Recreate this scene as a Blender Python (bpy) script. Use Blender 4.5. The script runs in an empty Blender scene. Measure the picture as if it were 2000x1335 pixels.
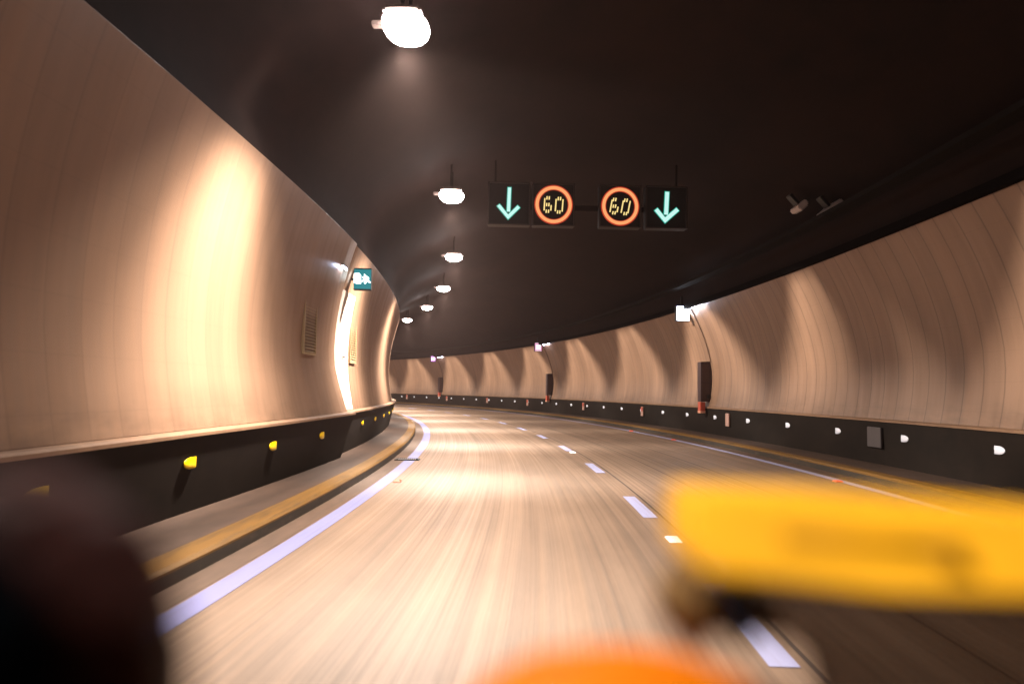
import bpy, bmesh, math, random
from mathutils import Vector, Matrix

scene = bpy.context.scene
COL = scene.collection
random.seed(7)

# ------------------------------------------------------------------ camera, world, exposure
CAM_L, CAM_H = -1.1735, 1.41
YAW, PITCH, ROLL = 0.08494, 0.06627, 0.01444
cam_data = bpy.data.cameras.new("camera")
cam = bpy.data.objects.new("camera", cam_data)
COL.objects.link(cam)
scene.camera = cam
cam_data.sensor_width = 36.0
cam_data.lens = 36.0 * 1412.57 / 2000.0
cam_data.clip_start, cam_data.clip_end = 0.02, 600.0
cam_data.dof.use_dof = True
cam_data.dof.focus_distance = 16.0
cam_data.dof.aperture_fstop = 1.5
_r = Vector((math.cos(YAW), math.sin(YAW), 0))
_f = Vector((-math.sin(YAW) * math.cos(PITCH), math.cos(YAW) * math.cos(PITCH), math.sin(PITCH)))
_u = _r.cross(_f)
_ri = _r * math.cos(ROLL) + _u * math.sin(ROLL)
_up = _r * -math.sin(ROLL) + _u * math.cos(ROLL)
CAM_POS = Vector((CAM_L, 0, CAM_H))
cam.matrix_world = Matrix((( _ri.x, _up.x, -_f.x, CAM_POS.x), (_ri.y, _up.y, -_f.y, CAM_POS.y),
                           (_ri.z, _up.z, -_f.z, CAM_POS.z), (0, 0, 0, 1)))

world = bpy.data.worlds.new("World")
scene.world = world
world.use_nodes = True
bg = world.node_tree.nodes["Background"]
bg.inputs[0].default_value = (0.35, 0.42, 0.5, 1)
bg.inputs[1].default_value = 0.012
scene.view_settings.view_transform = 'Standard'
scene.view_settings.look = 'None'
scene.view_settings.exposure = 0.0
scene.view_settings.gamma = 1.0
try:
    scene.cycles.use_denoising = True
    scene.cycles.max_bounces = 8
    scene.cycles.diffuse_bounces = 2
    scene.cycles.sample_clamp_indirect = 6.0
    scene.cycles.volume_bounces = 0
except Exception:
    pass

LAMP_POWER = 5200.0
LAMP_COLOUR = (1.0, 0.90, 0.79)

# ------------------------------------------------------------------ the curving road axis
K0, K1, K2 = 0.008138, 2.65e-5, 2.056e-6
S_MIN, S_MAX = -16.0, 96.0
_tab = []
def _build_axis():
    ds = 0.05
    fw, bk = [(0.0, 0.0)], []
    def th(s): return K0 * s + K1 * s * s / 2 + K2 * s ** 3 / 6
    x = y = 0.0
    n = int((S_MAX + 4) / ds)
    for i in range(n):
        t = th((i + .5) * ds); x -= math.sin(t) * ds; y += math.cos(t) * ds
        fw.append((x, y))
    x = y = 0.0
    m = int((-S_MIN + 4) / ds)
    for i in range(m):
        t = th(-(i + .5) * ds); x += math.sin(t) * ds; y -= math.cos(t) * ds
        bk.append((x, y))
    return list(reversed(bk)) + fw, -m * ds, ds, th
_tab, _s0, _ds, theta = _build_axis()
def axis(s):
    q = (s - _s0) / _ds
    i = max(0, min(len(_tab) - 2, int(q))); f = q - i
    a, b = _tab[i], _tab[i + 1]
    return a[0] + (b[0] - a[0]) * f, a[1] + (b[1] - a[1]) * f
def P(s, l, z):
    x, y = axis(s); t = theta(s)
    return Vector((x + l * math.cos(t), y + l * math.sin(t), z))
def frame(s, l, z):
    """matrix: x = lateral right, y = along the road, z = up"""
    return Matrix.Translation(P(s, l, z)) @ Matrix.Rotation(theta(s), 4, 'Z')
def srange(a, b, step=0.5):
    n = max(1, int(math.ceil((b - a) / step)))
    return [a + (b - a) * i / n for i in range(n + 1)]

# ------------------------------------------------------------------ object helpers
def tag(o, label=None, cat=None, group=None, kind=None):
    if label: o["label"] = label
    if cat: o["category"] = cat
    if group: o["group"] = group
    if kind: o["kind"] = kind
    return o
def empty(name, m):
    o = bpy.data.objects.new(name, None); COL.objects.link(o)
    o.empty_display_size = 0.1
    o.matrix_world = m
    return o
def link(name, bm, mat, parent=None, smooth=False, m=None):
    me = bpy.data.meshes.new(name)
    bmesh.ops.recalc_face_normals(bm, faces=bm.faces)
    bm.to_mesh(me); bm.free()
    if smooth:
        for p in me.polygons: p.use_smooth = True
    me.materials.append(mat)
    o = bpy.data.objects.new(name, me); COL.objects.link(o)
    if parent is not None: o.parent = parent
    if m is not None: o.matrix_local = m
    return o
def copy_tree(o, parent=None):
    c = o.copy(); COL.objects.link(c)
    if parent is not None: c.parent = parent
    for ch in list(o.children):
        if ch.type != 'LIGHT': copy_tree(ch, c)
    return c
def box(bm, x0, x1, y0, y1, z0, z1, bevel=0.0, seg=2):
    g = bmesh.ops.create_cube(bm, size=1.0)
    vs = g['verts']
    for v in vs:
        v.co = Vector(((x0 + x1) / 2 + v.co.x * (x1 - x0), (y0 + y1) / 2 + v.co.y * (y1 - y0), (z0 + z1) / 2 + v.co.z * (z1 - z0)))
    if bevel > 0:
        es = list({e for v in vs for e in v.link_edges})
        bmesh.ops.bevel(bm, geom=es, offset=bevel, segments=seg, affect='EDGES', clamp_overlap=True)
    return bm
def prism(bm, pts, y0, y1, bevel=0.0, seg=3):
    """outline in x-z, extruded along y"""
    a = [bm.verts.new((x, y0, z)) for x, z in pts]
    b = [bm.verts.new((x, y1, z)) for x, z in pts]
    n = len(pts)
    fs = [bm.faces.new(a), bm.faces.new(list(reversed(b)))]
    for i in range(n):
        fs.append(bm.faces.new((a[i], b[i], b[(i + 1) % n], a[(i + 1) % n])))
    if bevel > 0:
        es = list({e for f in fs for e in f.edges})
        bmesh.ops.bevel(bm, geom=es, offset=bevel, segments=seg, affect='EDGES', clamp_overlap=True)
    return bm
def ring(bm, ro, ri, y0, y1, n=72, zscale=1.03):
    for i in range(n):
        a0, a1 = 2 * math.pi * i / n, 2 * math.pi * (i + 1) / n
        q = []
        for y in (y0, y1):
            for r in (ri, ro):
                for a in (a0, a1):
                    q.append(bm.verts.new((r * math.cos(a), y, zscale * r * math.sin(a))))
        i0, i1, o0, o1, I0, I1, O0, O1 = q
        bm.faces.new((i0, i1, o1, o0)); bm.faces.new((I0, O0, O1, I1))
        bm.faces.new((o0, o1, O1, O0)); bm.faces.new((i0, I0, I1, i1))
    bmesh.ops.remove_doubles(bm, verts=bm.verts, dist=1e-5)
    return bm
def bar(bm, x0, z0, x1, z1, w, y0, y1, bevel=0.0):
    """flat stroke between two points in x-z"""
    d = Vector((x1 - x0, 0, z1 - z0)); n = Vector((-d.z, 0, d.x)).normalized() * w / 2
    pts = [(x0 + n.x, z0 + n.z), (x1 + n.x, z1 + n.z), (x1 - n.x, z1 - n.z), (x0 - n.x, z0 - n.z)]
    return prism(bm, pts, y0, y1, bevel, 2)
def sweep(profile, s0, s1, closed=True, step=0.5, caps=True, shift=None, bm=None):
    """carry a cross section (lateral, height) along the road axis; UV = metres along / metres round the section"""
    bm = bm or bmesh.new()
    uvl = bm.loops.layers.uv.verify()
    ss = srange(s0, s1, step)
    n = len(profile)
    vcum = [0.0]
    for i in range(1, n + 1):
        a, b = profile[i - 1], profile[i % n]
        vcum.append(vcum[-1] + math.hypot(a[0] - b[0], a[1] - b[1]))
    rows = []
    for s in ss:
        rows.append([bm.verts.new(P(s, l + (shift(s, z) if shift else 0), z)) for l, z in profile])
    m = n if closed else n - 1
    for i in range(len(ss) - 1):
        for j in range(m):
            k = (j + 1) % n
            f = bm.faces.new((rows[i][j], rows[i + 1][j], rows[i + 1][k], rows[i][k]))
            uv = [(ss[i], vcum[j]), (ss[i + 1], vcum[j]), (ss[i + 1], vcum[j + 1]), (ss[i], vcum[j + 1])]
            for lp, c in zip(f.loops, uv): lp[uvl].uv = c
    if closed and caps:
        for r in (rows[0], rows[-1]):
            f = bm.faces.new(r)
            for lp, (l, z) in zip(f.loops, profile): lp[uvl].uv = (l, z)
    return bm
def sheet(l0, l1, z, s0, s1, step=0.5):
    return sweep([(l0, z), (l1, z)], s0, s1, closed=False, step=step)

# ------------------------------------------------------------------ materials
def mat_new(name):
    m = bpy.data.materials.new(name); m.use_nodes = True
    nt = m.node_tree
    return m, nt, nt.nodes["Principled BSDF"]
def simple(name, col, rough=0.5, spec=0.4, metal=0.0, var=0.0, scale=8.0):
    m, nt, b = mat_new(name)
    b.inputs['Roughness'].default_value = rough
    b.inputs['Specular IOR Level'].default_value = spec
    b.inputs['Metallic'].default_value = metal
    if var > 0:
        tc = nt.nodes.new('ShaderNodeTexCoord')
        nz = nt.nodes.new('ShaderNodeTexNoise'); nz.inputs['Scale'].default_value = scale; nz.inputs['Detail'].default_value = 5
        nt.links.new(tc.outputs['Object'], nz.inputs['Vector'])
        mx = nt.nodes.new('ShaderNodeMix'); mx.data_type = 'RGBA'
        mx.inputs[6].default_value = (*[c * (1 - var) for c in col], 1)
        mx.inputs[7].default_value = (*[min(1, c * (1 + var)) for c in col], 1)
        nt.links.new(nz.outputs['Fac'], mx.inputs[0])
        nt.links.new(mx.outputs[2], b.inputs['Base Color'])
    else:
        b.inputs['Base Color'].default_value = (*col, 1)
    return m
def glow(name, col, strength, base=(0.02, 0.02, 0.02)):
    m, nt, b = mat_new(name)
    b.inputs['Base Color'].default_value = (*base, 1)
    b.inputs['Emission Color'].default_value = (*col, 1)
    b.inputs['Emission Strength'].default_value = strength
    b.inputs['Roughness'].default_value = 0.4
    return m
def M(nt, op, a, b=None, c=None):
    n = nt.nodes.new('ShaderNodeMath'); n.operation = op
    for i, v in enumerate((a, b, c)):
        if v is None: continue
        if isinstance(v, (int, float)): n.inputs[i].default_value = v
        else: nt.links.new(v, n.inputs[i])
    return n.outputs[0]
def uv_scaled(nt, su, sv):
    uv = nt.nodes.new('ShaderNodeUVMap')
    mp = nt.nodes.new('ShaderNodeMapping')
    mp.inputs['Scale'].default_value = (su, sv, 1)
    nt.links.new(uv.outputs[0], mp.inputs['Vector'])
    return mp.outputs[0]
def noise(nt, vec, scale, detail=4, rough=0.55):
    n = nt.nodes.new('ShaderNodeTexNoise')
    n.inputs['Scale'].default_value = scale; n.inputs['Detail'].default_value = detail
    n.inputs['Roughness'].default_value = rough
    nt.links.new(vec, n.inputs['Vector'])
    return n.outputs['Fac']
def mapr(nt, v, a, b, c, d, smooth=False):
    n = nt.nodes.new('ShaderNodeMapRange')
    if smooth: n.interpolation_type = 'SMOOTHSTEP'
    n.inputs[1].default_value, n.inputs[2].default_value, n.inputs[3].default_value, n.inputs[4].default_value = a, b, c, d
    nt.links.new(v, n.inputs[0])
    return n.outputs[0]
def tint(nt, col, fac):
    """colour multiplied by a value"""
    n = nt.nodes.new('ShaderNodeVectorMath'); n.operation = 'SCALE'
    n.inputs[0].default_value = col
    nt.links.new(fac, n.inputs['Scale'])
    return n.outputs[0]
def mixc(nt, fac, a, b):
    n = nt.nodes.new('ShaderNodeMix'); n.data_type = 'RGBA'
    for i, v in ((0, fac), (6, a), (7, b)):
        if isinstance(v, (int, float)): n.inputs[i].default_value = v
        elif isinstance(v, tuple): n.inputs[i].default_value = (*v, 1)
        else: nt.links.new(v, n.inputs[i])
    return n.outputs[2]
def bump(nt, b, h, strength, dist):
    n = nt.nodes.new('ShaderNodeBump'); n.inputs['Strength'].default_value = strength; n.inputs['Distance'].default_value = dist
    nt.links.new(h, n.inputs['Height']); nt.links.new(n.outputs[0], b.inputs['Normal'])

def wall_material(joint=0.36):
    m, nt, b = mat_new("enamel_cladding")
    uv = nt.nodes.new('ShaderNodeUVMap'); sp = nt.nodes.new('ShaderNodeSeparateXYZ')
    nt.links.new(uv.outputs[0], sp.inputs[0])
    u, v = sp.outputs[0], sp.outputs[1]
    PW = 0.44
    fu = M(nt, 'FRACT', M(nt, 'DIVIDE', u, PW))
    ju = M(nt, 'LESS_THAN', M(nt, 'ABSOLUTE', M(nt, 'SUBTRACT', fu, 0.5)), 0.03)
    fv = M(nt, 'FRACT', M(nt, 'DIVIDE', v, 0.44))
    jv = M(nt, 'LESS_THAN', M(nt, 'ABSOLUTE', M(nt, 'SUBTRACT', fv, 0.5)), 0.012)
    streak = noise(nt, uv_scaled(nt, 2.6, 0.05), 1.0, 3, 0.6)
    wide = noise(nt, uv_scaled(nt, 0.5, 0.35), 1.0, 4, 0.5)
    dirt = noise(nt, uv_scaled(nt, 5.0, 0.5), 1.0, 6, 0.65)
    wn = nt.nodes.new('ShaderNodeTexWhiteNoise'); wn.noise_dimensions = '1D'
    nt.links.new(M(nt, 'FLOOR', M(nt, 'ADD', M(nt, 'DIVIDE', u, PW), 0.5)), wn.inputs['W'])
    t = M(nt, 'MULTIPLY', mapr(nt, streak, 0.3, 0.7, 0.84 if joint > 0.2 else 0.92, 1.09 if joint > 0.2 else 1.05), mapr(nt, wide, 0.3, 0.7, 0.92, 1.06))
    t = M(nt, 'MULTIPLY', t, mapr(nt, wn.outputs['Value'], 0, 1, 0.93, 1.05))
    t = M(nt, 'MULTIPLY', t, mapr(nt, dirt, 0.35, 0.75, 1.03, 0.90))
    t = M(nt, 'MULTIPLY', t, M(nt, 'SUBTRACT', 1.0, M(nt, 'MULTIPLY', ju, joint)))
    t = M(nt, 'MULTIPLY', t, M(nt, 'SUBTRACT', 1.0, M(nt, 'MULTIPLY', jv, 0.07)))
    grime = M(nt, 'MULTIPLY', mapr(nt, v, 0.0, 0.55, 1.0, 0.0, True), mapr(nt, noise(nt, uv_scaled(nt, 1.2, 4.0), 1.0, 6, 0.7), 0.35, 0.7, 0.1, 1.0))
    t = M(nt, 'MULTIPLY', t, M(nt, 'SUBTRACT', 1.0, M(nt, 'MULTIPLY', grime, 0.38)))
    nt.links.new(tint(nt, WALL_COL, t), b.inputs['Base Color'])
    nt.links.new(mapr(nt, dirt, 0.3, 0.7, 0.34, 0.5), b.inputs['Roughness'])
    b.inputs['Specular IOR Level'].default_value = 0.45
    bump(nt, b, M(nt, 'SUBTRACT', 1.0, M(nt, 'ADD', M(nt, 'MULTIPLY', ju, 0.6), M(nt, 'MULTIPLY', streak, 0.5))), 0.25, 0.006)
    return m
def road_material():
    m, nt, b = mat_new("concrete_carriageway")
    fine = noise(nt, uv_scaled(nt, 0.07, 22.0), 1.0, 4, 0.6)
    mid = noise(nt, uv_scaled(nt, 0.05, 3.2), 1.0, 3, 0.6)
    patch = noise(nt, uv_scaled(nt, 0.35, 0.8), 1.0, 5, 0.6)
    grit = noise(nt, uv_scaled(nt, 6.0, 60.0), 1.0, 3, 0.6)
    t = M(nt, 'MULTIPLY', mapr(nt, fine, 0.3, 0.7, 0.72, 1.16), mapr(nt, mid, 0.3, 0.7, 0.74, 1.16))
    t = M(nt, 'MULTIPLY', t, mapr(nt, patch, 0.3, 0.7, 0.80, 1.10))
    t = M(nt, 'MULTIPLY', t, mapr(nt, grit, 0.3, 0.7, 0.93, 1.05))
    nt.links.new(tint(nt, ROAD_COL, t), b.inputs['Base Color'])
    nt.links.new(mapr(nt, fine, 0.3, 0.7, 0.62, 0.42), b.inputs['Roughness'])
    b.inputs['Specular IOR Level'].default_value = 0.35
    bump(nt, b, M(nt, 'ADD', fine, M(nt, 'MULTIPLY', grit, 0.6)), 0.25, 0.006)
    return m
def worn(name, col, under, su, sv, lo, hi, rough=0.6):
    """paint or concrete with streaky wear"""
    m, nt, b = mat_new(name)
    a = noise(nt, uv_scaled(nt, su, sv), 1.0, 6, 0.7)
    g = noise(nt, uv_scaled(nt, su * 6, sv * 2), 1.0, 4, 0.6)
    fac = mapr(nt, M(nt, 'ADD', M(nt, 'MULTIPLY', a, 0.7), M(nt, 'MULTIPLY', g, 0.3)), lo, hi, 0, 1)
    nt.links.new(mixc(nt, fac, col, under), b.inputs['Base Color'])
    b.inputs['Roughness'].default_value = rough
    b.inputs['Specular IOR Level'].default_value = 0.3
    bump(nt, b, g, 0.2, 0.004)
    return m

WALL_COL = (0.238, 0.139, 0.087)
ROAD_COL = (0.200, 0.130, 0.088)
M_WALL = wall_material()
M_WALL_PLAIN = wall_material(0.10)
M_ROAD = road_material()
M_LEDGE = worn("ledge_paint", (0.20, 0.115, 0.068), (0.13, 0.07, 0.042), 1.5, 6, 0.45, 0.7, 0.5)
M_SKIRT = worn("skirt_paint", (0.0085, 0.0058, 0.0042), (0.017, 0.011, 0.008), 0.8, 2.0, 0.4, 0.75, 0.75)
M_SKIRT.node_tree.nodes["Principled BSDF"].inputs["Specular IOR Level"].default_value = 0.12
M_PAVE = worn("pavement_concrete", (0.062, 0.035, 0.023), (0.038, 0.022, 0.015), 0.5, 3.0, 0.4, 0.65, 0.7)
M_KERB_Y = worn("kerb_yellow", (0.145, 0.068, 0.010), (0.055, 0.03, 0.013), 0.45, 9.0, 0.47, 0.68, 0.55)
M_KERB_D = worn("kerb_face", (0.035, 0.027, 0.02), (0.10, 0.065, 0.045), 0.8, 6.0, 0.5, 0.75, 0.7)
M_GUTTER = worn("gutter_dirt", (0.105, 0.062, 0.040), (0.055, 0.034, 0.023), 0.5, 5.0, 0.4, 0.68, 0.65)
M_LINE = worn("white_line_paint", (0.30, 0.30, 0.46), (0.22, 0.19, 0.23), 0.25, 12.0, 0.5, 0.8, 0.5)
M_EDGE = worn("edge_line_paint", (0.175, 0.175, 0.34), (0.12, 0.105, 0.15), 0.25, 12.0, 0.5, 0.8, 0.5)
M_JOINT = simple("joint_sealant", (0.05, 0.033, 0.025), 0.7)
M_CEIL = worn("ceiling_soot", (0.018, 0.0085, 0.0065), (0.008, 0.0045, 0.004), 0.25, 0.6, 0.35, 0.65, 0.85)
M_CEIL.node_tree.nodes["Principled BSDF"].inputs["Specular IOR Level"].default_value = 0.12
M_DARK = simple("dark_metal", (0.008, 0.007, 0.007), 0.45, 0.4, 0.0, 0.2)
M_GANTRY = simple("gantry_paint", (0.022, 0.014, 0.012), 0.85, 0.1)
M_SOOT = simple("soot_black", (0.004, 0.003, 0.003), 0.9, 0.03)
M_GREY = simple("grey_metal", (0.20, 0.17, 0.16), 0.45, 0.5, 0.0, 0.15)
M_PANEL = simple("matt_black_panel", (0.016, 0.014, 0.014), 0.6, 0.3, 0.0, 0.2, 3)
M_FRAME = simple("panel_frame", (0.045, 0.033, 0.03), 0.5)
M_LENS = glow("lamp_lens", (1.0, 0.92, 0.91), 75.0)
M_HOUSING = simple("lamp_housing", (0.14, 0.10, 0.085), 0.4, 0.5)

# ------------------------------------------------------------------ structure
road = tag(link("road", sheet(-4.05, 4.45, 0.0, S_MIN, S_MAX, 0.4), M_ROAD), "warm lit concrete carriageway curving left through the tunnel", "road", None, "structure")
ground = bmesh.new()
for (x, y) in ((-220, -120), (220, -120), (220, 260), (-220, 260)): ground.verts.new((x, y, -0.6))
ground.faces.new(ground.verts)
tag(link("ground", ground, simple("rock", (0.05, 0.045, 0.04), 0.9, 0.2, 0, 0.3, 0.4)), "rock bed under the tunnel", "ground", None, "structure")

# painted lines and joints lie on the road as its parts
def marking(name, l0, l1, s0, s1, mat, z=0.004):
    o = link(name, sheet(l0, l1, z, s0, s1, 0.4), mat, road)
    return o
marking("edge_line", -3.60, -3.40, S_MIN, S_MAX, M_EDGE)["label"] = "bluish white edge line beside the left kerb"
marking("edge_line", 3.74, 3.90, S_MIN, S_MAX, M_LINE)["label"] = "thin bluish white edge line on the outer side of the bend"
for k in range(-3, 16):
    a = 8.35 + 4.4 * k
    marking("lane_dash", -0.085, 0.075, a, a + 1.62, M_LINE)
for l, w in ((0.14, 0.014), (1.10, 0.010), (2.10, 0.009)):
    marking("joint_line", l - w, l + w, S_MIN, S_MAX, M_JOINT, 0.003)

# kerbs and pavements
for side, (a, b, c, w) in (("left", (-3.87, -4.11, -4.16, -4.95)), ("right", (4.27, 4.50, 4.55, 5.4))):
    k = tag(link("kerb", sweep([(a, -0.2), (a, 0.115), (a + (b - a) * .12, 0.141), (b, 0.145), (b, -0.2)], S_MIN, S_MAX), M_KERB_Y), None, None, None, "structure")
    k["label"] = "yellow painted kerb along the left pavement" if side == "left" else "worn yellow kerb on the outer side of the bend"
    k["category"] = "kerb"
    e = 0.004 if side == "left" else -0.004
    link("kerb_face", sweep([(a + e, 0.003), (a + e, 0.098)], S_MIN, S_MAX, closed=False), M_KERB_D, k)
    link("gutter_stain", sheet(a + e, a + (0.25 if side == "left" else -0.32), 0.004, S_MIN, S_MAX), M_GUTTER, k)
    p = tag(link("pavement", sweep([(b, 0.138), (w, 0.142), (w, -0.2), (b, -0.2)], S_MIN, S_MAX), M_PAVE), None, None, None, "structure")
    p["label"] = "brown concrete walkway beside the left wall" if side == "left" else "narrow dark walkway beside the right wall"
    p["category"] = "pavement"

# walls
L_PROF = [(0.975, -4.72), (1.2, -4.765), (1.5, -4.815), (1.8, -4.85), (2.1, -4.86), (2.4, -4.85), (2.7, -4.82), (3.0, -4.775), (3.3, -4.715), (3.6, -4.64), (3.85, -4.57), (4.07, -4.50)]
R_PROF = [(0.975, 5.27), (1.2, 5.32), (1.5, 5.365), (1.8, 5.385), (2.1, 5.375), (2.4, 5.33), (2.7, 5.26), (3.0, 5.165), (3.3, 5.055), (3.6, 4.92), (3.85, 4.79), (4.07, 4.665)]
def near_shift(s, z):
    t = max(0.0, min(1.0, (s - 7.0) / 6.5))
    return t * (0.17 - 0.13 * min(1.0, max(0.0, (z - 0.97) / 0.9)))
def wall_l(prof, z):
    for (za, la), (zb, lb) in zip(prof, prof[1:]):
        if za <= z <= zb: return la + (lb - la) * (z - za) / (zb - za)
    return prof[0][1] if z < prof[0][0] else prof[-1][1]
def tunnel_wall(prof, s0, s1, out, skirt_bot, ledge_l, label, shift=None, mat=None):
    sg = -1 if out < 0 else 1
    za, zb = prof[0][0], prof[-1][0]
    zz = [za, za + 0.006] + [z for z, l in prof[1:-1]] + [zb - 0.006, zb]      # tight edge loops keep the shading of the rims crisp
    first = [(wall_l(prof, z), z) for z in zz]
    root = empty("tunnel_wall", Matrix.Translation(P(max(0, s0), out, 0)))
    tag(root, label, "tunnel wall")
    inv = root.matrix_world.inverted()
    prof_c = first + [(out, prof[-1][0]), (out, prof[0][0])]
    def put(name, bm, mat, smooth=False):
        bm.transform(inv)
        return link(name, bm, mat, root)
    c = put("cladding", sweep(prof_c, s0, s1, shift=shift), mat or M_WALL)
    for p in c.data.polygons: p.use_smooth = abs(p.normal.z) < 0.6 and len(p.vertices) == 4
    put("ledge", sweep([(ledge_l, 0.925), (ledge_l, 0.955), (ledge_l + sg * 0.03, 0.973), (out, 0.973), (out, 0.925)], s0, s1, shift=shift), M_LEDGE)
    put("skirt", sweep([(ledge_l + sg * 0.025, 0.923), (skirt_bot, 0.10), (out, 0.10), (out, 0.923)], s0, s1, shift=shift), M_SKIRT)
    return root
tunnel_wall(L_PROF, S_MIN, 13.5, -5.35, -4.83, -4.565, "near left tunnel wall with brightly lit tan cladding, ending in a step by the exit sign", near_shift, M_WALL_PLAIN)
tunnel_wall(L_PROF, 13.5, S_MAX, -5.35, -4.80, -4.565, "far left tunnel wall, recessed behind the exit sign and curving out of sight")
tunnel_wall(R_PROF, S_MIN, S_MAX, 5.9, 5.27, 5.215, "long right tunnel wall with tan ribbed cladding sweeping round the bend")

# ceiling: vaulted shell resting on the wall tops
NA = 22
inner, outer = [], []
for i in range(NA + 1):
    a = math.pi * i / NA
    inner.append((0.08 - 4.72 * math.cos(a), 4.07 + 2.35 * math.sin(a) ** 0.9 if 0 < i < NA else 4.07))
    outer.append((0.28 - 6.3 * math.cos(a), 4.07 + 3.3 * math.sin(a)))
inner[0] = (-4.497, 4.074); inner[-1] = (4.662, 4.074)
inner.insert(1, (-4.499, 4.082)); inner.insert(-1, (4.664, 4.082))
outer.insert(1, (-5.36, 4.082)); outer.insert(-1, (5.91, 4.082))
outer[0] = (-5.35, 4.074); outer[-1] = (5.9, 4.074)
cl = link("ceiling", sweep(inner + outer[::-1], S_MIN, S_MAX, step=0.8), M_CEIL)
for p in cl.data.polygons: p.use_smooth = any(cl.data.vertices[v].co.z > 4.09 for v in p.vertices) and len(p.vertices) == 4
tag(cl, "dark sooty vaulted tunnel ceiling", "ceiling", None, "structure")
# dark rock mass closing the far end of the modelled stretch, out of sight behind the bend
endw = sweep([(-5.35, -0.2), (5.9, -0.2), (5.9, 4.07)] + [(l, z) for l, z in outer[::-1]] + [(-5.35, 4.07)], S_MAX, S_MAX + 0.5)
tag(link("hillside", endw, M_CEIL), "dark rock where the tunnel runs on", "rock", None, "structure")

# cable trays along the wall heads
tray = sweep([(4.56, 4.082), (4.56, 4.20), (4.545, 4.20), (4.545, 4.068), (4.655, 4.068), (4.655, 4.082)], S_MIN, S_MAX)
tag(link("cable_tray", tray, M_SOOT), "dark cable tray running along the top of the right wall", "cable tray")
tray2 = sweep([(4.02, 4.62), (4.02, 4.70), (4.30, 4.70), (4.30, 4.62)], S_MIN, S_MAX)
tag(link("cable_duct", tray2, simple("duct_grey", (0.009, 0.007, 0.0065), 0.8, 0.1)), "slim dark duct on the vault above the right wall", "duct")

# ------------------------------------------------------------------ lamps
LAMP_L, LAMP_Z, LAMP_S0, LAMP_DS = -2.806, 5.40, 7.82, 7.131
def light_nodes(ld, s):
    """cut-off luminaire: fore and aft shields stop the beam about 45 degrees off vertical, the optic throws more towards the far lane"""
    ld.use_nodes = True
    nt = ld.node_tree
    em = nt.nodes.get("Emission")
    geo = nt.nodes.new('ShaderNodeNewGeometry')
    t = theta(s)
    def dot(v):
        n = nt.nodes.new('ShaderNodeVectorMath'); n.operation = 'DOT_PRODUCT'
        nt.links.new(geo.outputs['Incoming'], n.inputs[0]); n.inputs[1].default_value = v
        return n.outputs['Value']
    along = dot((-math.sin(t), math.cos(t), 0))
    lat = dot((math.cos(t), math.sin(t), 0))
    down = M(nt, 'MAXIMUM', M(nt, 'ABSOLUTE', dot((0, 0, 1))), 0.03)
    r = M(nt, 'DIVIDE', M(nt, 'ABSOLUTE', along), down)
    q = M(nt, 'DIVIDE', lat, down)
    leftness = mapr(nt, q, -0.42, -0.24, 1.0, 0.0, True)
    bat = M(nt, 'ADD', M(nt, 'MULTIPLY', leftness, mapr(nt, r, 0.06, 0.74, 1.0, 0.15, True)),
            M(nt, 'MULTIPLY', M(nt, 'SUBTRACT', 1.0, leftness), mapr(nt, r, 0.1, 0.65, 0.85, 1.14, True)))
    cut = M(nt, 'MULTIPLY', M(nt, 'ADD', mapr(nt, r, CUT0, CUT1, 1.0, 0.0, True), M(nt, 'MULTIPLY', M(nt, 'SUBTRACT', 1.0, leftness), LEAK)), bat)
    w = None
    for (q0, w0), (q1, w1) in zip(LAT_CURVE, LAT_CURVE[1:]):
        seg = mapr(nt, q, q0, q1, w0 if w is None else 0.0, w1 if w is None else w1 - w0)
        w = seg if w is None else M(nt, 'ADD', w, seg)
    nt.links.new(M(nt, 'MULTIPLY', cut, w), em.inputs['Strength'])
CUT0, CUT1, LEAK = 0.56, 1.16, 0.018
LAT_CURVE = [(-3.2, 0.02), (-1.55, 0.05), (-1.30, 0.55), (-0.95, 1.25), (-0.55, 1.75), (-0.43, 1.7), (-0.33, 0.85), (-0.16, 0.95), (0.0, 1.15), (0.3, 1.15), (0.85, 0.60), (1.4, 0.70), (2.6, 1.28), (5.6, 1.28), (7.2, 0.03)]

def lamp_parts(root):
    # local x right, y along, z up; origin at the lens
    bm = bmesh.new()
    n, rings = 28, 6
    rows = []
    for j in range(rings + 1):
        a = (math.pi / 2) * j / rings
        rr = math.cos(a)
        row = []
        for i in range(n):
            p = 2 * math.pi * i / n
            cx, cy = math.cos(p), math.sin(p)
            ex = math.copysign(abs(cx) ** 0.85, cx); ey = math.copysign(abs(cy) ** 0.85, cy)
            row.append(bm.verts.new((0.255 * ex * rr, 0.38 * ey * rr, -0.135 * math.sin(a))))
        rows.append(row)
    for j in range(rings):
        for i in range(n):
            k = (i + 1) % n
            bm.faces.new((rows[j][i], rows[j][k], rows[j + 1][k], rows[j + 1][i]))
    bm.faces.new(rows[0])
    bmesh.ops.remove_doubles(bm, verts=bm.verts, dist=1e-4)
    link("lens", bm, M_LENS, root, True)
    bm = bmesh.new()
    box(bm, -0.21, 0.21, -0.32, 0.32, 0.003, 0.10, 0.04)
    link("housing", bm, M_HOUSING, root)
    bm = bmesh.new()
    box(bm, -0.38, -0.212, -0.06, 0.06, 0.005, 0.055, 0.012)
    link("gear_box", bm, M_HOUSING, root)
    bm = bmesh.new()
    for y in (-0.25, 0.25):
        box(bm, -0.02, 0.02, y - 0.02, y + 0.02, 0.131, 0.66, 0.004)
    box(bm, -0.07, 0.07, -0.32, 0.32, 0.64, 0.67, 0.004)
    link("bracket", bm, M_SOOT, root)
ORD = ["nearest", "second", "third", "fourth", "fifth", "sixth"]
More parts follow.
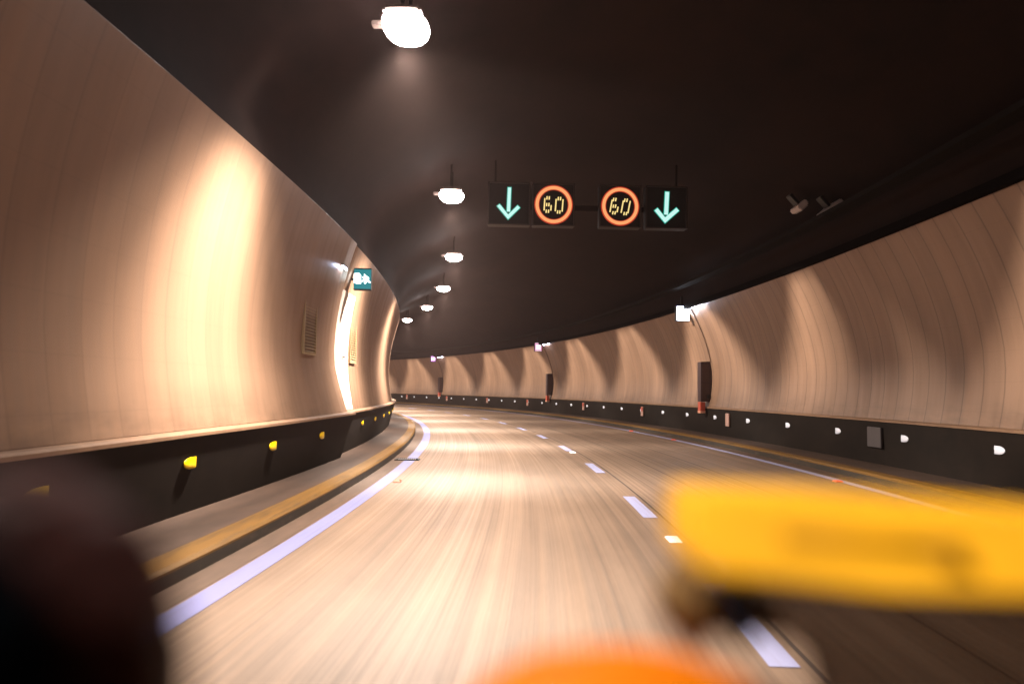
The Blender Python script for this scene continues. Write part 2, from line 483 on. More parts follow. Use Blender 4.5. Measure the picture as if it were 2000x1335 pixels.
DESC = ["largest and nearest glaring ceiling lamp, at the top edge of the photo",
        "glaring ceiling lamp just left of the green arrow sign",
        "small ceiling lamp directly below the lamp beside the arrow sign",
        "fourth ceiling lamp of the receding row, counted from the nearest",
        "fifth ceiling lamp of the receding row, next to last one in view",
        "smallest, last visible ceiling lamp, touching the bend of the left wall"]
lamp0 = None
for i in range(-2, 12):
    s = LAMP_S0 + LAMP_DS * i
    m = frame(s, LAMP_L, LAMP_Z)
    if lamp0 is None:
        root = empty("ceiling_lamp", m); lamp_parts(root); lamp0 = root
    else:
        root = copy_tree(lamp0); root.matrix_world = m
    lab = DESC[i] if 0 <= i < 6 else ("ceiling lamp behind the viewpoint" if i < 0 else "ceiling lamp hidden beyond the bend of the left wall")
    tag(root, lab, "lamp", "row of ceiling lamps over the left lane")
    ld = bpy.data.lights.new("lamp_light", 'SPOT')
    ld.energy = LAMP_POWER * (0.33 if i == -1 else 0.25 if i < 0 else 1.0); ld.color = LAMP_COLOUR
    ld.spot_size = math.radians(178); ld.spot_blend = 0.12
    ld.shadow_soft_size = 0.10
    light_nodes(ld, s)
    lo = bpy.data.objects.new("lamp_light", ld); COL.objects.link(lo)
    lo.matrix_world = Matrix.Translation(P(s, LAMP_L, LAMP_Z - 0.26))
    lo.parent = root; lo.matrix_parent_inverse = m.inverted()

# two unlit fixtures on the right of the vault
for k, (s, l, z, sc, lab) in enumerate(((13.3, 4.33, 4.86, 1.0, "larger pale unlit fixture on the dark vault above the right wall"),
                                        (13.9, 4.02, 5.06, 0.7, "smaller, fainter unlit fixture on the dark vault, left of the larger one"))):
    r = empty("ceiling_fixture", frame(s, l, z) @ Matrix.Rotation(math.radians(-42), 4, 'Y'))
    tag(r, lab, "fixture", "unlit fixtures on the right side of the vault")
    bm = bmesh.new(); box(bm, -0.16 * sc, 0.16 * sc, -0.28 * sc, 0.28 * sc, -0.06, 0.05, 0.02); link("body", bm, simple("pale_housing", (0.5, 0.42, 0.4), 0.4), r)
    bm = bmesh.new(); box(bm, -0.12 * sc, 0.12 * sc, -0.23 * sc, 0.23 * sc, -0.085, -0.062, 0.01); link("lens", bm, simple("dull_lens", (0.35, 0.3, 0.3), 0.15, 0.6), r)
    bm = bmesh.new(); box(bm, -0.03, 0.03, -0.1, 0.1, 0.052, 0.30, 0.01); link("bracket", bm, M_DARK, r)

# ------------------------------------------------------------------ overhead lane signs
SIGN_S, SIGN_Z = 14.72, 5.20
M_TEAL = glow("teal_edge", (0.0, 0.50, 0.36), 0.75)
M_AQUA = glow("aqua_core", (0.62, 1.0, 0.93), 0.95)
M_RED = glow("red_edge", (0.75, 0.055, 0.02), 0.7)
M_ORANGE = glow("orange_core", (1.0, 0.40, 0.15), 1.0)
M_YELLOW = glow("yellow_led", (1.0, 0.75, 0.28), 1.05)
def sign_box(name, l, label, cat, group):
    r = empty(name, frame(SIGN_S, l, SIGN_Z)); tag(r, label, cat, group)
    bm = bmesh.new(); box(bm, -0.43, 0.43, 0.0, 0.22, -0.44, 0.44, 0.012); link("housing", bm, M_PANEL, r)
    bm = bmesh.new()
    for x0, x1, z0, z1 in ((-0.435, -0.405, -0.445, 0.445), (0.405, 0.435, -0.445, 0.445), (-0.404, 0.404, 0.415, 0.445), (-0.404, 0.404, -0.445, -0.415)):
        box(bm, x0, x1, -0.035, -0.002, z0, z1, 0.004)
    link("frame", bm, M_FRAME, r)
    bm = bmesh.new(); box(bm, -0.06, 0.06, 0.2205, 0.2295, -0.2, 0.2); link("mounting_plate", bm, M_GANTRY, r)
    return r
Z = 948.0
def arrow(r, pts, w):
    (sx0, sz0, sx1, sz1), (ax, az), (bx, bz), (tx, tz) = pts
    for mat, name, ww, y0, y1 in ((M_TEAL, "arrow_glow", w + 0.030, -0.010, -0.003), (M_AQUA, "arrow", w, -0.018, -0.011)):
        bm = bmesh.new()
        bar(bm, sx0, sz0 + (ww - w) / 2, sx1, sz1, ww, y0, y1)
        # chevron as one outline
        def chev(half):
            L = Vector((ax, az)); R = Vector((bx, bz)); T = Vector((tx, tz))
            dl = (L - T).normalized(); dr = (R - T).normalized()
            nl = Vector((-dl.y, dl.x)); nr = Vector((dr.y, -dr.x))
            inl = nl if nl.y > 0 else -nl; inr = nr if nr.y > 0 else -nr
            e = (half - w / 2)
            L2, R2 = L + dl * e, R + dr * e
            k = half / max(0.2, abs(math.sin(0.5 * math.acos(max(-1, min(1, dl.dot(dr)))))))
            return [tuple(L2 + inl * half), tuple(T + Vector((0, k))), tuple(R2 + inr * half), tuple(R2 - inr * half), tuple(T - Vector((0, k))), tuple(L2 - inl * half)]
        prism(bm, chev(ww / 2), y0 - 0.001, y1 - 0.0005)
        link(name, bm, mat, r)
def zc(x, y, cx, cy): return ((x - cx) / Z, -(y - cy) / Z)
a1 = sign_box("lane_signal", -1.62, "dark panel with green downward arrow, left of both orange 60 signs", "lane signal", "overhead lane signals")
c1 = (552, 575)
arrow(a1, ((*zc(555, 262, *c1), *zc(541, 735, *c1)), zc(345, 612, *c1), zc(738, 632, *c1), zc(535, 838, *c1)), 0.064)
a2 = sign_box("lane_signal", 1.62, "dark panel with green downward arrow, right of both orange 60 signs", "lane signal", "overhead lane signals")
c2 = (1465, 700)
arrow(a2, ((*zc(1478, 395, *c2), *zc(1455, 845, *c2)), zc(1260, 745, *c2), zc(1682, 735, *c2), zc(1435, 955, *c2)), 0.078)
SIX = [((1240, 470), (1226, 715)), ((1284, 432), (1278, 500)), ((1328, 432), (1322, 500)), ((1279, 565), (1274, 630)), ((1323, 562), (1317, 632)),
       ((1271, 695), (1266, 760)), ((1316, 695), (1311, 760)), ((1364, 605), (1357, 715))]
ZERO = [((1460, 480), (1444, 725)), ((1594, 485), (1577, 730)), ((1503, 440), (1497, 510)), ((1548, 440), (1542, 510)), ((1492, 705), (1486, 770)), ((1537, 705), (1531, 770))]
def speed(l, label, lean):
    r = sign_box("speed_limit_sign", l, label, "speed sign", "overhead speed limit signs")
    bm = bmesh.new(); ring(bm, 0.395, 0.292, -0.010, -0.003); link("ring_glow", bm, M_RED, r)
    bm = bmesh.new(); ring(bm, 0.372, 0.308, -0.018, -0.011); link("ring", bm, M_ORANGE, r)
    for name, segs in (("digit_six", SIX), ("digit_zero", ZERO)):
        bm = bmesh.new()
        for (p, q) in segs:
            x0, z0 = zc(*p, 1411, 595); x1, z1 = zc(*q, 1411, 595)
            x0 += lean * (z0 - (z0 + z1) / 2); x1 += lean * (z1 - (z0 + z1) / 2)
            bar(bm, x0, z0, x1, z1, 0.027, -0.016, -0.004, 0.004)
        link(name, bm, M_YELLOW, r)
speed(-0.71, "left one of the two round orange 60 speed limit signs overhead", 0.0)
speed(0.66, "right one of the two round orange 60 speed limit signs overhead", 0.12)
g = empty("sign_gantry", frame(SIGN_S, 0, SIGN_Z)); tag(g, "dark beam behind the four overhead signs, hung from the vault", "gantry")
bm = bmesh.new(); box(bm, -2.0, 2.0, 0.23, 0.33, -0.06, 0.06, 0.01); link("beam", bm, M_GANTRY, g)
for x in (-1.9, 1.9):
    bm = bmesh.new(); box(bm, x - 0.02, x + 0.02, 0.26, 0.30, 0.061, 0.98, 0.004); link("hanger", bm, M_GANTRY, g)

# ------------------------------------------------------------------ exit sign on the left wall
M_EXIT = glow("exit_teal", (0.0, 0.30, 0.34), 0.75)
M_EXITW = glow("exit_white", (0.85, 1.0, 1.0), 5.0)
ex = empty("exit_sign", frame(14.1, -4.44, 3.50)); tag(ex, "teal green exit sign with white running figure on the left wall", "exit sign")
bm = bmesh.new(); box(bm, -0.175, 0.165, 0.0, 0.10, -0.215, 0.215, 0.008); link("housing", bm, M_DARK, ex)
bm = bmesh.new(); box(bm, -0.168, 0.158, -0.006, -0.001, -0.19, 0.19); link("face", bm, M_EXIT, ex)
def poly(bm, pts, y0=-0.013, y1=-0.0075): return prism(bm, pts, y0, y1)
bm = bmesh.new(); poly(bm, [(-0.166, -0.075), (-0.166, 0.105), (-0.075, 0.115), (-0.035, 0.075), (-0.03, -0.09), (-0.10, -0.095)]); link("door_symbol", bm, M_EXITW, ex)
bm = bmesh.new()
poly(bm, [(0.025, 0.10), (0.055, 0.075), (0.09, 0.05), (0.125, 0.018), (0.115, 0.0), (0.095, 0.005), (0.152, -0.06), (0.14, -0.078), (0.085, -0.035), (0.06, -0.09), (0.03, -0.082), (0.045, -0.03),
          (-0.015, -0.055), (-0.018, -0.035), (0.02, 0.0), (-0.005, 0.035), (0.005, 0.05), (0.03, 0.04)])
link("running_figure", bm, M_EXITW, ex)
bm = bmesh.new(); box(bm, -0.24, -0.176, 0.03, 0.07, -0.02, 0.02); link("bracket", bm, M_DARK, ex)

# ------------------------------------------------------------------ right wall: light boxes and cabinets
faces = [(glow("sign_blue_white", (0.80, 0.88, 1.0), 16.0), glow("blue_rim", (0.25, 0.28, 1.0), 0.9)),
         (glow("sign_pink_white", (0.95, 0.92, 0.94), 1.1), glow("pink_rim", (0.95, 0.22, 0.55), 0.9)),
         (glow("sign_pink", (1.0, 0.62, 1.0), 3.0), glow("purple_rim", (0.75, 0.30, 0.85), 0.9))]
labs = ["large glaring bluish white light box on the right wall", "pink rimmed light box in the middle of the right wall, with a pale centre", "smallest, farthest purple pink light box on the right wall"]
M_CAB = simple("cabinet_maroon", (0.035, 0.018, 0.018), 0.45, 0.4, 0, 0.2)
M_REDBOX = simple("red_paint", (0.42, 0.07, 0.04), 0.4)
clabs = ["tall dark cabinet on the right wall below the bluish white light box", "tall dark cabinet on the right wall below the middle pink light box", "tall dark cabinet on the right wall below the farthest pink light box"]
for k, s in enumerate((22.6, 41.3, 60.6)):
    white, rim = faces[k]
    r = empty("light_box", frame(s, 4.53, 3.93)); tag(r, labs[k], "light box", "lit emergency signs along the right wall")
    bm = bmesh.new(); box(bm, -0.225, 0.225, 0.0, 0.14, -0.26, 0.25, 0.012); link("housing", bm, M_DARK, r)
    bm = bmesh.new(); box(bm, -0.205, 0.205, -0.008, -0.001, -0.235, 0.235); link("rim", bm, rim, r)
    bm = bmesh.new()
    if k == 0: box(bm, -0.198, 0.198, -0.016, -0.0095, -0.228, 0.215)
    elif k == 1: box(bm, -0.17, 0.16, -0.016, -0.0095, -0.165, 0.15)
    else:
        box(bm, -0.175, -0.095, -0.016, -0.0095, -0.16, 0.13)
    link("face" if k < 2 else "symbol_bar", bm, white, r)
    if k == 1:
        for z0 in (-0.232, 0.212):
            bm = bmesh.new(); box(bm, -0.20, 0.20, -0.016, -0.0095, z0, z0 + 0.02); link("light_strip", bm, white, r)
    if k == 2:
        bm = bmesh.new(); ring(bm, 0.115, 0.05, -0.016, -0.0095, 32, 1.25); 
        for v in bm.verts: v.co.x += 0.045
        link("symbol_ring", bm, white, r)
        for z0 in (-0.232, 0.195):
            bm = bmesh.new(); box(bm, -0.20, 0.20, -0.016, -0.0095, z0, z0 + 0.035); link("light_strip", bm, rim, r)
    bm = bmesh.new(); box(bm, 0.226, 0.31, 0.04, 0.08, -0.05, 0.0); link("bracket", bm, M_DARK, r)
    bm = bmesh.new(); box(bm, -0.05, 0.0, 0.04, 0.08, 0.251, 0.55); link("hanger", bm, M_DARK, r)
    # cabinet
    s2 = s - 0.25
    c = empty("emergency_cabinet", frame(s2, 5.02, 1.13)); tag(c, clabs[k], "cabinet", "dark cabinets along the right wall")
    inv = c.matrix_world.inverted()
    bm = bmesh.new()
    prof = [(0.0, 0.0), (0.0, 1.25), (0.32, 1.27)] + [(wall_l(R_PROF, z) + 0.02 - 5.02, z - 1.13) for z in (2.1, 1.8, 1.5, 1.3, 1.14)]
    prism(bm, prof, 0.0, 0.30, 0.008, 2); link("body", bm, M_CAB, c)
    bm = bmesh.new(); box(bm, 0.035, 0.25, -0.014, -0.002, 0.62, 1.18, 0.004); box(bm, 0.035, 0.25, -0.014, -0.002, 0.06, 0.58, 0.004); link("door", bm, simple("door_dark", (0.045, 0.022, 0.02), 0.35), c)
    bm = bmesh.new(); box(bm, 0.19, 0.27, -0.07, -0.015, 0.10, 0.22, 0.015); link("handle", bm, M_DARK, c)
    bm = bmesh.new(); box(bm, -0.01, 0.15, 0.02, 0.26, -0.33, -0.01, 0.015); link("red_box", bm, M_REDBOX, c)
    bm = bmesh.new(); box(bm, -0.014, 0.154, 0.016, 0.264, -0.36, -0.28, 0.01); link("red_box_sill", bm, simple("pale_sill", (0.6, 0.3, 0.2), 0.5), c)
    # conduit from cabinet up to the light box, following the wall
    bm = bmesh.new(); prev = None
    for z in [2.36 + 0.1 * i for i in range(18)]:
        w = wall_l(R_PROF, z) - 0.012
        ring_v = [bm.verts.new(inv @ (P(s2 - 0.05 + dx, w + dy, z))) for dx, dy in ((-0.018, -0.018), (0.018, -0.018), (0.018, 0.018), (-0.018, 0.018))]
        if prev:
            for i in range(4): bm.faces.new((prev[i], prev[(i + 1) % 4], ring_v[(i + 1) % 4], ring_v[i]))
        prev = ring_v
    link("conduit", bm, simple("conduit_brown", (0.13, 0.075, 0.048), 0.5), c)

# small fluorescent tubes that wash the wall beside each lit sign
M_TUBE = glow("tube_white", (0.66, 0.74, 1.0), 75.0)
def tube_light(s, l, z, length, label):
    r = empty("tube_light", frame(s, l, z)); tag(r, label, "tube light", "fluorescent tubes beside the lit wall signs")
    bm = bmesh.new(); bmesh.ops.create_cone(bm, cap_ends=True, segments=12, radius1=0.014, radius2=0.014, depth=length)
    bm.transform(Matrix.Rotation(math.pi / 2, 4, 'X')); link("tube", bm, M_TUBE, r, True)
    bm = bmesh.new(); box(bm, -0.025, 0.025, -length / 2 - 0.02, length / 2 + 0.02, 0.016, 0.04, 0.004); link("batten", bm, M_GREY, r)
for s, lab in ((21.55, "bluish fluorescent tube at the wall head beside the bluish white light box"), (40.2, "bluish fluorescent tube at the wall head beside the middle pink light box"), (59.4, "bluish fluorescent tube at the wall head beside the farthest pink light box")):
    tube_light(s, 4.60, 4.022, 1.0, lab)
tube_light(12.9, -4.56, 3.52, 0.35, "short bluish tube on the near left wall beside the exit sign")

# marker plates on the right skirt
pl = []
M_PLATE = simple("plate_pale", (0.42, 0.25, 0.2), 0.5, 0.4, 0, 0.2)
plab = ["large dull grey plate on the black skirt, nearest of its row", "pale plate on the black skirt just right of the nearest cabinet", "small pale red plate on the black skirt, third from the near end",
        "small pale red plate on the black skirt, fourth from the near end", "small pale red plate on the black skirt, left of the middle cabinet", "tiny pale red plate on the black skirt, sixth from the near end",
        "tiny pale red plate on the black skirt just left of the farthest cabinet", "farthest tiny pale red plate on the black skirt, by the left wall edge"]
for k, s in enumerate((13.5, 20.8, 28.5, 36.0, 44.8, 51.9, 59.3, 66.7)):
    r = empty("marker_plate", frame(s, 5.245 - 0.02, 0.64)); tag(r, plab[k], "plate", "marker plates on the right skirt")
    w = 0.24 if k == 0 else 0.13
    bm = bmesh.new(); box(bm, -0.03, 0.012, -w, w, -0.19, 0.18, 0.006)
    link("plate", bm, simple("plate_grey", (0.06, 0.05, 0.05), 0.5) if k == 0 else M_PLATE, r)
    if k > 1:
        bm = bmesh.new(); box(bm, -0.038, -0.031, -w * .8, w * .8, 0.0, 0.165, 0.003); link("red_panel", bm, M_REDBOX, r)

# ------------------------------------------------------------------ reflectors
M_RW = simple("white_reflector", (0.74, 0.76, 0.86), 0.3, 0.6)
M_RY = simple("yellow_reflector", (0.72, 0.47, 0.0), 0.35, 0.4)
def reflector_mesh(sign, length=0.16, h=0.13, depth=0.022):
    """D shaped: flat end away from the viewer, round end towards; bulges from the wall"""
    bm = bmesh.new(); rows = []
    n, q = 12, 5
    for j in range(q + 1):
        a = (math.pi / 2) * j / q
        k, d = math.cos(a), math.sin(a) * depth
        pts = [bm.verts.new((sign * d, (0.35 * length if True else 0) * (0.55 + 0.45 * k), h / 2 * k)), bm.verts.new((sign * d, (0.35 * length) * (0.55 + 0.45 * k), -h / 2 * k))]
        for i in range(n + 1):
            t = -math.pi / 2 - math.pi * i / n
            pts.append(bm.verts.new((sign * d, length * 0.65 * math.cos(t) * k, h / 2 * math.sin(t) * k)))
        rows.append(pts)
    m = len(rows[0])
    for j in range(q):
        for i in range(m):
            k2 = (i + 1) % m
            bm.faces.new((rows[j][i], rows[j][k2], rows[j + 1][k2], rows[j + 1][i]))
    bm.faces.new(rows[0]); 
    bmesh.ops.remove_doubles(bm, verts=bm.verts, dist=1e-5)
    return bm
NUM = ["nearest", "second nearest", "third nearest", "fourth nearest", "fifth nearest", "sixth nearest", "seventh nearest", "eighth nearest", "ninth nearest", "tenth nearest",
       "eleventh nearest", "twelfth nearest", "thirteenth nearest", "fourteenth nearest", "fifteenth nearest", "sixteenth nearest", "seventeenth nearest", "eighteenth nearest",
       "nineteenth nearest", "twentieth nearest", "sixth farthest", "fifth farthest", "fourth farthest", "third farthest", "second farthest", "farthest"]
def seg_l(zb, lb, zt, lt, z): return lb + (lt - lb) * (z - zb) / (zt - zb)
rr0 = None
for i in range(26):
    s = 10.335 + 2.296 * i
    m = frame(s, seg_l(0.10, 5.27, 0.923, 5.24, 0.665) - 0.004, 0.665)
    if rr0 is None:
        rr0 = link("wall_reflector", reflector_mesh(-1, 0.22, 0.125), M_RW, None, True); o = rr0
    else:
        o = rr0.copy(); COL.objects.link(o)
    o.matrix_world = m
    tag(o, "white D shaped reflector on the black right skirt, %s of the row" % NUM[i], "reflector", "white reflectors along the right skirt")
rl0 = None
for i in range(14):
    s = 4.83 + 2.228 * (i - 1)
    sh = near_shift(s, 0.66) if s < 13.4 else 0.0
    m = frame(s, seg_l(0.10, -4.82, 0.923, -4.59, 0.665) + 0.004 + sh, 0.665)
    if rl0 is None:
        rl0 = link("wall_reflector", reflector_mesh(1, 0.24, 0.12), M_RY, None, True); o = rl0
    else:
        o = rl0.copy(); COL.objects.link(o)
    o.matrix_world = m
    lab = "yellow D shaped reflector on the dark left skirt, %s of those in view" % NUM[i - 1] if 1 <= i <= 9 else ("yellow reflector on the left skirt behind the viewpoint" if i < 1 else "yellow reflector on the left skirt hidden past the bend")
    tag(o, lab, "reflector", "yellow reflectors along the left skirt")

# road studs
M_STUD_R = simple("red_stud", (0.85, 0.12, 0.07), 0.3, 0.6)
M_STUD_W = simple("white_stud", (0.95, 0.95, 1.0), 0.3, 0.6)
def stud_bm(w=0.06, d=0.085, h=0.022):
    bm = bmesh.new()
    b = [bm.verts.new(c) for c in ((-w, -d, 0), (w, -d, 0), (w, d, 0), (-w, d, 0))]
    t = [bm.verts.new(c) for c in ((-w * .75, -d * .5, h), (w * .75, -d * .5, h), (w * .75, d * .5, h), (-w * .75, d * .5, h))]
    bm.faces.new(t); bm.faces.new(b)
    for i in range(4): bm.faces.new((b[i], b[(i + 1) % 4], t[(i + 1) % 4], t[i]))
    return bm
st0 = {}
for mat, key, s, l, lab in ((M_STUD_R, 'r', 11.9, 3.72, "red road stud on the right edge line, nearest of three"), (M_STUD_R, 'r', 21.3, 3.77, "red road stud on the right edge line, middle of three"),
                            (M_STUD_R, 'r', 25.6, 3.77, "red road stud on the right edge line, farthest of three"), (M_STUD_R, 'r', 11.2, -3.31, "red road stud beside the left edge line"),
                            (M_STUD_W, 'w', 7.12, 0.0, "nearest white road stud between the lane dashes"), (M_STUD_W, 'w', 16.75, 0.0, "far white road stud between the lane dashes")):
    if key not in st0:
        o = link("road_stud", stud_bm(0.06, 0.14) if key == 'w' else stud_bm(), mat); st0[key] = o
    else:
        o = st0[key].copy(); COL.objects.link(o)
    o.matrix_world = frame(s, l, 0.0085)
    tag(o, lab, "road stud", "road studs")

# drain grate across the left edge line
r = empty("drain_grate", frame(14.7, -3.56, 0.006)); tag(r, "dark drain grate in the gutter across the left edge line", "drain grate")
bm = bmesh.new()
for x0, x1, y0, y1 in ((-0.24, -0.20, -0.16, 0.16), (0.20, 0.24, -0.16, 0.16), (-0.199, 0.199, 0.12, 0.16), (-0.199, 0.199, -0.16, -0.12)): box(bm, x0, x1, y0, y1, 0.0, 0.014)
link("frame", bm, M_DARK, r)
bm = bmesh.new()
for i in range(9): box(bm, -0.18 + 0.04 * i, -0.162 + 0.04 * i, -0.119, 0.119, 0.0, 0.012)
link("bars", bm, M_GREY, r)
bm = bmesh.new(); box(bm, -0.199, 0.199, -0.1195, 0.1195, -0.001, 0.0025); link("pit", bm, simple("pit_black", (0.004, 0.004, 0.004), 0.9), r)

# pale exit door panel under the exit sign, following the curve of the far left wall
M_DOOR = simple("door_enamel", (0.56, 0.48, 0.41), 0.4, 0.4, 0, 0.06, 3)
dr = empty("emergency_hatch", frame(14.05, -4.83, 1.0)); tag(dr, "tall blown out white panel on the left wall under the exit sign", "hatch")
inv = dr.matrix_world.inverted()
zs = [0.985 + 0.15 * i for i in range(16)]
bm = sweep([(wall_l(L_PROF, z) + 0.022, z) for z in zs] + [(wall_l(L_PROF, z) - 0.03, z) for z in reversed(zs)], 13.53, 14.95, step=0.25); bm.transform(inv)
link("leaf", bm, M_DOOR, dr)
bm = sweep([(wall_l(L_PROF, z) + 0.03, z) for z in zs] + [(wall_l(L_PROF, z) - 0.03, z) for z in reversed(zs)], 14.955, 15.02, step=0.25); bm.transform(inv)
link("jamb", bm, M_LEDGE, dr)
bm = bmesh.new(); box(bm, 0.0, 0.05, 0.30, 0.42, 0.0, 0.025, 0.006); bm.transform(Matrix.Translation((wall_l(L_PROF, 2.0) + 4.83 + 0.02, 0, 1.0))); link("handle", bm, M_GREY, dr)

# grilles on the left wall (same colour family as the cladding)
M_GRILLE = simple("grille_paint", (0.34, 0.24, 0.13), 0.45, 0.4, 0, 0.15)
for s, lab in ((15.5, "olive tan louvred grille on the far left wall below the exit sign"), (11.6, "olive tan louvred grille at the end of the near left wall")):
    zc_, hh = 2.38, 0.46
    lw = wall_l(L_PROF, zc_) + (near_shift(s, zc_) if s < 13.4 else 0)
    r = empty("wall_grille", frame(s, lw, zc_)); tag(r, lab, "grille", "louvred grilles on the left wall")
    bm = bmesh.new()
    for y0, y1, z0, z1 in ((-0.36, -0.33, -hh, hh), (0.33, 0.36, -hh, hh), (-0.329, 0.329, hh - 0.03, hh), (-0.329, 0.329, -hh, -hh + 0.03)): box(bm, -0.01, 0.035, y0, y1, z0, z1)
    link("frame", bm, M_GRILLE, r)
    bm = bmesh.new()
    for i in range(17):
        z = -hh + 0.06 + i * 0.0495
        prism(bm, [(0.0, z), (0.03, z - 0.02), (0.03, z - 0.012), (0.0, z + 0.008)], -0.329, 0.329)
    link("louvres", bm, M_GRILLE, r)

# ------------------------------------------------------------------ windscreen reflections, modelled as solid shapes out of focus close to the lens
CAR = Matrix.Translation(CAM_POS) @ Matrix.Rotation(YAW, 4, 'Z')        # x right, y forward, z up from the eye point
def reflection_mat(name, col, trans, rough=0.35):  # partial transparency imitates the see-through look of a glass reflection
    m, nt, b = mat_new(name)
    b.inputs['Roughness'].default_value = max(rough, 0.6); b.inputs['Specular IOR Level'].default_value = 0.08
    nz = noise(nt, nt.nodes.new('ShaderNodeTexCoord').outputs['Object'], 14.0, 2)
    nt.links.new(tint(nt, col, mapr(nt, nz, 0.3, 0.7, 0.85, 1.1)), b.inputs['Base Color'])
    if trans > 0:
        tr = nt.nodes.new('ShaderNodeBsdfTransparent'); mx = nt.nodes.new('ShaderNodeMixShader')
        mx.inputs[0].default_value = trans
        nt.links.new(b.outputs[0], mx.inputs[1]); nt.links.new(tr.outputs[0], mx.inputs[2])
        nt.links.new(mx.outputs[0], nt.nodes['Material Output'].inputs['Surface'])
    return m
D = 0.27  # yellow windscreen reflection, built as a leaning solid box with brown parts below
def q(x, y): return ((x - 1000) * D / 1412.57, -(y - 752) * D / 1412.57)
yb = empty("dashboard_box", CAR @ Matrix.Translation((0.15, D, -0.34))); tag(yb, "blurred bright yellow box on a brown stand, close up at the lower right", "box")
off = Matrix.Translation((-0.15, 0, 0.34))
bm = bmesh.new()
prism(bm, [q(1388, 985), q(1398, 972), q(1700, 980), q(2300, 1012), q(2300, 1122), q(1700, 1108), q(1378, 1092), q(1352, 1080)], 0.0, 0.05, 0.003, 2)
for v in bm.verts: v.co.y += (v.co.z + 0.06) * 1.5
bm.transform(off)
link("lid", bm, reflection_mat("yellow_plastic", (0.74, 0.36, 0.012), 0.12), yb)
bm = bmesh.new()
prism(bm, [q(1560, 1130), q(1700, 1140), q(2300, 1165), (0.26, -0.34), (0.20, -0.34), q(1760, 1345), q(1640, 1290), q(1560, 1250)], 0.004, 0.085, 0.004, 2); bm.transform(off)
link("stand", bm, reflection_mat("brown_plastic", (0.11, 0.05, 0.018), 0.34), yb)
for x, w, colr in ((1382, 52, (0.15, 0.08, 0.024)), (1474, 44, (0.022, 0.022, 0.026))):
    bm = bmesh.new(); a, b2 = q(x - w, 1268), q(x + w, 1120 + (x - 1375) * 0.16)
    box(bm, a[0], b2[0], 0.01, 0.05, a[1], b2[1], 0.006, 3); bm.transform(off)
    link("foot", bm, reflection_mat("foot_dark", colr, 0.08), yb, True)
bm = bmesh.new(); a, b2 = q(1515, 1255), q(1562, 1165)
box(bm, a[0], b2[0], 0.012, 0.05, a[1], b2[1], 0.004, 2); bm.transform(off); link("strut", bm, reflection_mat("strut_brown", (0.12, 0.06, 0.016), 0.1), yb, True)

bm = bmesh.new(); bar(bm, *q(1540, 1035), *q(1885, 1055), 0.0045, -0.0006, 0.004)
for v in bm.verts: v.co.y += (v.co.z + 0.06) * 1.5
bm.transform(off); link("groove", bm, reflection_mat("ochre_plastic", (0.45, 0.20, 0.003), 0.1), yb, True)
bm = bmesh.new(); bar(bm, *q(1830, 1060), *q(1885, 1064), 0.009, -0.0008, 0.004)
for v in bm.verts: v.co.y += (v.co.z + 0.06) * 1.5
bm.transform(off); link("catch", bm, reflection_mat("brown_catch", (0.30, 0.13, 0.004), 0.1), yb, True)

# orange windscreen reflection, built as a rounded solid
op = empty("orange_pouch", CAR @ Matrix.Translation((0.045, 0.27, -0.34))); tag(op, "blurred orange rounded pouch at the bottom edge", "pouch")
bm = bmesh.new()
bmesh.ops.create_uvsphere(bm, u_segments=36, v_segments=20, radius=1.0)
for v in bm.verts:
    x, y, z = v.co
    n3 = 1 + 0.05 * math.sin(5 * x + 2 * z) + 0.03 * math.sin(9 * y + 4 * x)
    v.co = Vector((math.copysign(abs(x) ** 0.8, x) * 0.118 * n3, y * 0.05 * n3, 0.119 + math.copysign(abs(z) ** 0.75, z) * 0.118 * n3))
link("bag", bm, reflection_mat("orange_fabric", (0.50, 0.12, 0.0), 0.0, 0.6), op, True)
bm = bmesh.new(); box(bm, -0.05, 0.045, -0.004, 0.004, 0.200, 0.226, 0.003); link("seam", bm, reflection_mat("orange_seam", (0.7, 0.16, 0.01), 0.0, 0.6), op, True)

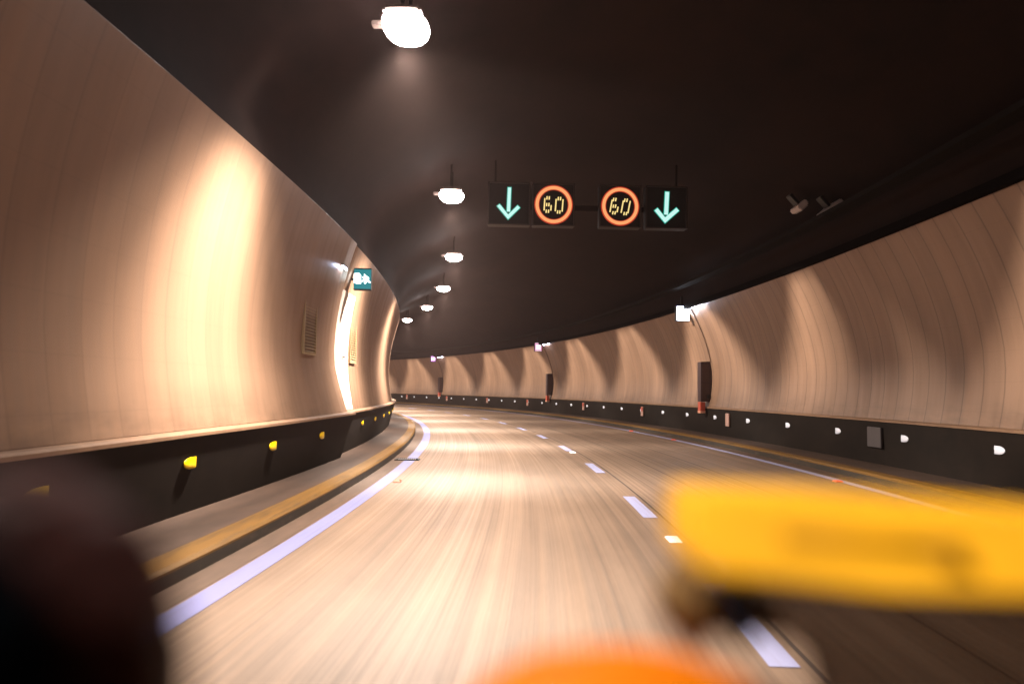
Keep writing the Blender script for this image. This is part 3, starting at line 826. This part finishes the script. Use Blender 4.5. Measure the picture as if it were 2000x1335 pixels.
# dark windscreen reflection with dull red rim, lower left, built as a solid
D2 = 0.15
def q2(x, y): return ((x - 1000) * D2 / 1412.57, -(y - 752) * D2 / 1412.57)
hd = empty("instrument_hood", CAR @ Matrix.Translation((-0.17, D2, -0.34))); tag(hd, "blurred black hood with a dull red edge at the lower left", "instrument hood")
off2 = Matrix.Translation((0.17, 0, 0.34))
BLACK_OUTLINE = [q2(-260, 1020), q2(-40, 1050), q2(30, 1100), q2(80, 1180), q2(115, 1260), q2(150, 1345), (-0.085, -0.34), (-0.21, -0.34)]
RIM = [q2(-260, 950), q2(-60, 975), q2(15, 1030), q2(75, 1120), q2(140, 1215), q2(220, 1345), (-0.075, -0.34), (-0.24, -0.34)]
bm = bmesh.new(); prism(bm, BLACK_OUTLINE, -0.012, 0.05, 0.006, 3); bm.transform(off2); link("cover", bm, simple("black_vinyl", (0.002, 0.003, 0.004), 0.9, 0.0), hd, True)
bm = bmesh.new(); prism(bm, RIM, 0.005, 0.05, 0.008, 3); bm.transform(off2); link("rim", bm, reflection_mat("dull_red", (0.026, 0.0045, 0.003), 0.1, 0.6), hd, True)
# dashboard shelf that carries them, just below the picture
db = empty("dashboard", CAR @ Matrix.Translation((0, 0.5, -0.40))); tag(db, "dark dashboard shelf under the blurred objects", "dashboard")
bm = bmesh.new(); prism(bm, [(-0.72, -0.06), (-0.70, 0.04), (-0.60, 0.059), (0.60, 0.059), (0.70, 0.04), (0.72, -0.06)], -0.32, 0.26, 0.012, 3); link("shelf", bm, simple("dash_vinyl", (0.02, 0.02, 0.022), 0.65, 0.3, 0, 0.2, 60), db)

# ------------------------------------------------------------------ thin haze added for halos that imitate lens bloom round the lamps
HAZE = True
if HAZE:
    bm = bmesh.new(); box(bm, -120, 60, -40, 150, -1.6, 8.2)
    m = bpy.data.materials.new("haze"); m.use_nodes = True; nt = m.node_tree
    for n in list(nt.nodes):
        if n.type == 'BSDF_PRINCIPLED': nt.nodes.remove(n)
    pv = nt.nodes.new('ShaderNodeVolumePrincipled')
    pv.inputs['Color'].default_value = (0.92, 0.64, 0.58, 1); pv.inputs['Density'].default_value = 0.0012
    pv.inputs['Anisotropy'].default_value = 0.72
    nt.links.new(pv.outputs[0], nt.nodes['Material Output'].inputs['Volume'])
    tag(link("haze", bm, m), "thin brown exhaust haze filling the tunnel", "haze", None, "stuff")
